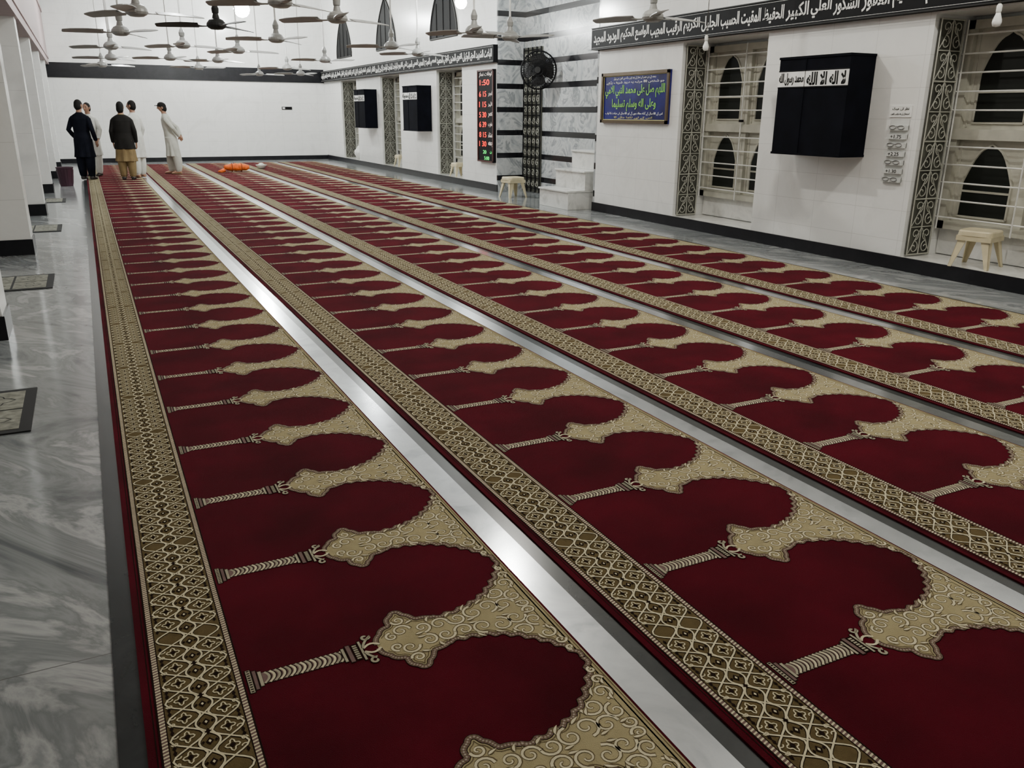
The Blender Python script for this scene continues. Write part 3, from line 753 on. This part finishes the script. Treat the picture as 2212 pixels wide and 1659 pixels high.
    E=MB()
    for s in (-1,1):
        E.ell(Hc+Vector((s*.03,.086,.008)),(.012,.006,.006),eyew,8); E.tube([Hc+Vector((s*.014,.091,.028)),Hc+Vector((s*.045,.078,.03))],.004,hairm,5)
    E.tube([Hc+Vector((-.02,.092,-.055)),Hc+Vector((0,.098,-.054)),Hc+Vector((.02,.092,-.055))],.005,lipm,6)
    hr=Matrix.Rotation(head,4,'Z')
    for q in (Hb,E): q.v=[tuple(hr@Vector(v)) for v in q.v]
    o0=len(b.v)
    b.v+=Hb.v
    for f,mi in zip(Hb.f,Hb.m): b.f.append([i+o0 for i in f]); b.m.append(b.mi(Hb.mats[mi]))
    bvh=BVHTree.FromPolygons(b.v,b.f)
    tmp=bpy.data.objects.new('tmp',b.mesh('tmp')); sc.collection.objects.link(tmp)
    rm=tmp.modifiers.new('r','REMESH'); rm.mode='VOXEL'; rm.voxel_size=.008
    sm=tmp.modifiers.new('s','SMOOTH'); sm.factor=.5; sm.iterations=3
    dg=bpy.context.evaluated_depsgraph_get(); ev=tmp.evaluated_get(dg); me=bpy.data.meshes.new_from_object(ev)
    F=MB(); F.mats=list(b.mats); F.v=[tuple(v.co) for v in me.vertices]
    for p in me.polygons:
        F.f.append(list(p.vertices)); r=bvh.find_nearest(p.center); F.m.append(b.m[r[2]] if r[2] is not None else 0)
    bpy.data.objects.remove(tmp)
    for s,w,d in hands: hand(F,w,d,Vector((-s,.25,0)),1 if s>0 else -1)
    o0=len(F.v); F.v+=E.v
    for f,mi in zip(E.f,E.m): F.f.append([i+o0 for i in f]); F.m.append(F.mi(E.mats[mi]))
    if lean:
        nv=[]
        for x,y,z in F.v:
            t=max(0,z-.55); nv.append((x,y+lean*t*t/(t+.3),z-.06*lean*t*t))
        F.v=nv
    zm=min(v[2] for v in F.v); F.v=[(x,y,z-zm) for x,y,z in F.v]
    o=F.obj(name,smooth=True); o.location=loc; o.rotation_euler=(0,0,yaw); o.scale=(scale,)*3
    return o
zc=.0145
down=[((-.248,-.03,1.09),(-.245,.05,.85)),((.248,-.03,1.09),(.245,.05,.85))]
figure('man_in_dark_shalwar_kameez',(-.02,22.0,zc),-.45,navy,navy,[((-.27,-.05,1.10),(-.22,.12,.92)),((.26,-.05,1.10),(.26,.06,.87))],head=-.3,scale=1.0,hem=.50)
figure('man_in_dark_waistcoat',(.82,21.6,zc),-.15,khaki,khaki,down,vest=vestm,hairlen=1,hem=.42,scale=.98,sleeve=vestm,head=-.2)
figure('man_in_white_shalwar_kameez',(1.10,22.3,zc),.9,whitec,whitec,[((-.26,.0,1.11),(-.19,.16,.97)),((.25,-.04,1.10),(.24,.06,.86))],scale=1.0,hem=.46,head=.2,feetm=skin)
figure('man_in_peaked_cap',(1.98,23.3,zc),1.40,offw,offw,[((-.25,-.14,1.12),(-.10,-.22,.93)),((.26,-.20,1.13),(.12,-.24,.94))],lean=.16,cap=vestm,scale=.99,hem=.44,step=.09,head=.1,feetm=skin)
figure('man_standing_behind',(.16,23.2,zc),2.6,whitec,whitec,[((-.26,.0,1.11),(-.24,.1,.90)),((.26,0,1.11),(.2,.16,.95))],scale=.97,head=0,feetm=shoem)

# ---------------------------------------------------------------- world + camera
w=bpy.data.worlds.new('night'); sc.world=w; w.use_nodes=True
w.node_tree.nodes['Background'].inputs[0].default_value=(.02,.025,.03,1); w.node_tree.nodes['Background'].inputs[1].default_value=1
cam=bpy.data.cameras.new('camera'); co=bpy.data.objects.new('camera',cam); sc.collection.objects.link(co)
cam.sensor_width=36; cam.lens=1794/2212*36; cam.clip_start=.05; cam.clip_end=200
X=Vector((.8964,-.4433,.0067)).normalized(); Zb=Vector((-.4233,-.8514,.3098)).normalized(); Y=Zb.cross(X).normalized(); X=Y.cross(Zb)
co.matrix_world=Matrix(((X.x,Y.x,Zb.x,0),(X.y,Y.y,Zb.y,0),(X.z,Y.z,Zb.z,1.53),(0,0,0,1)))
sc.camera=co
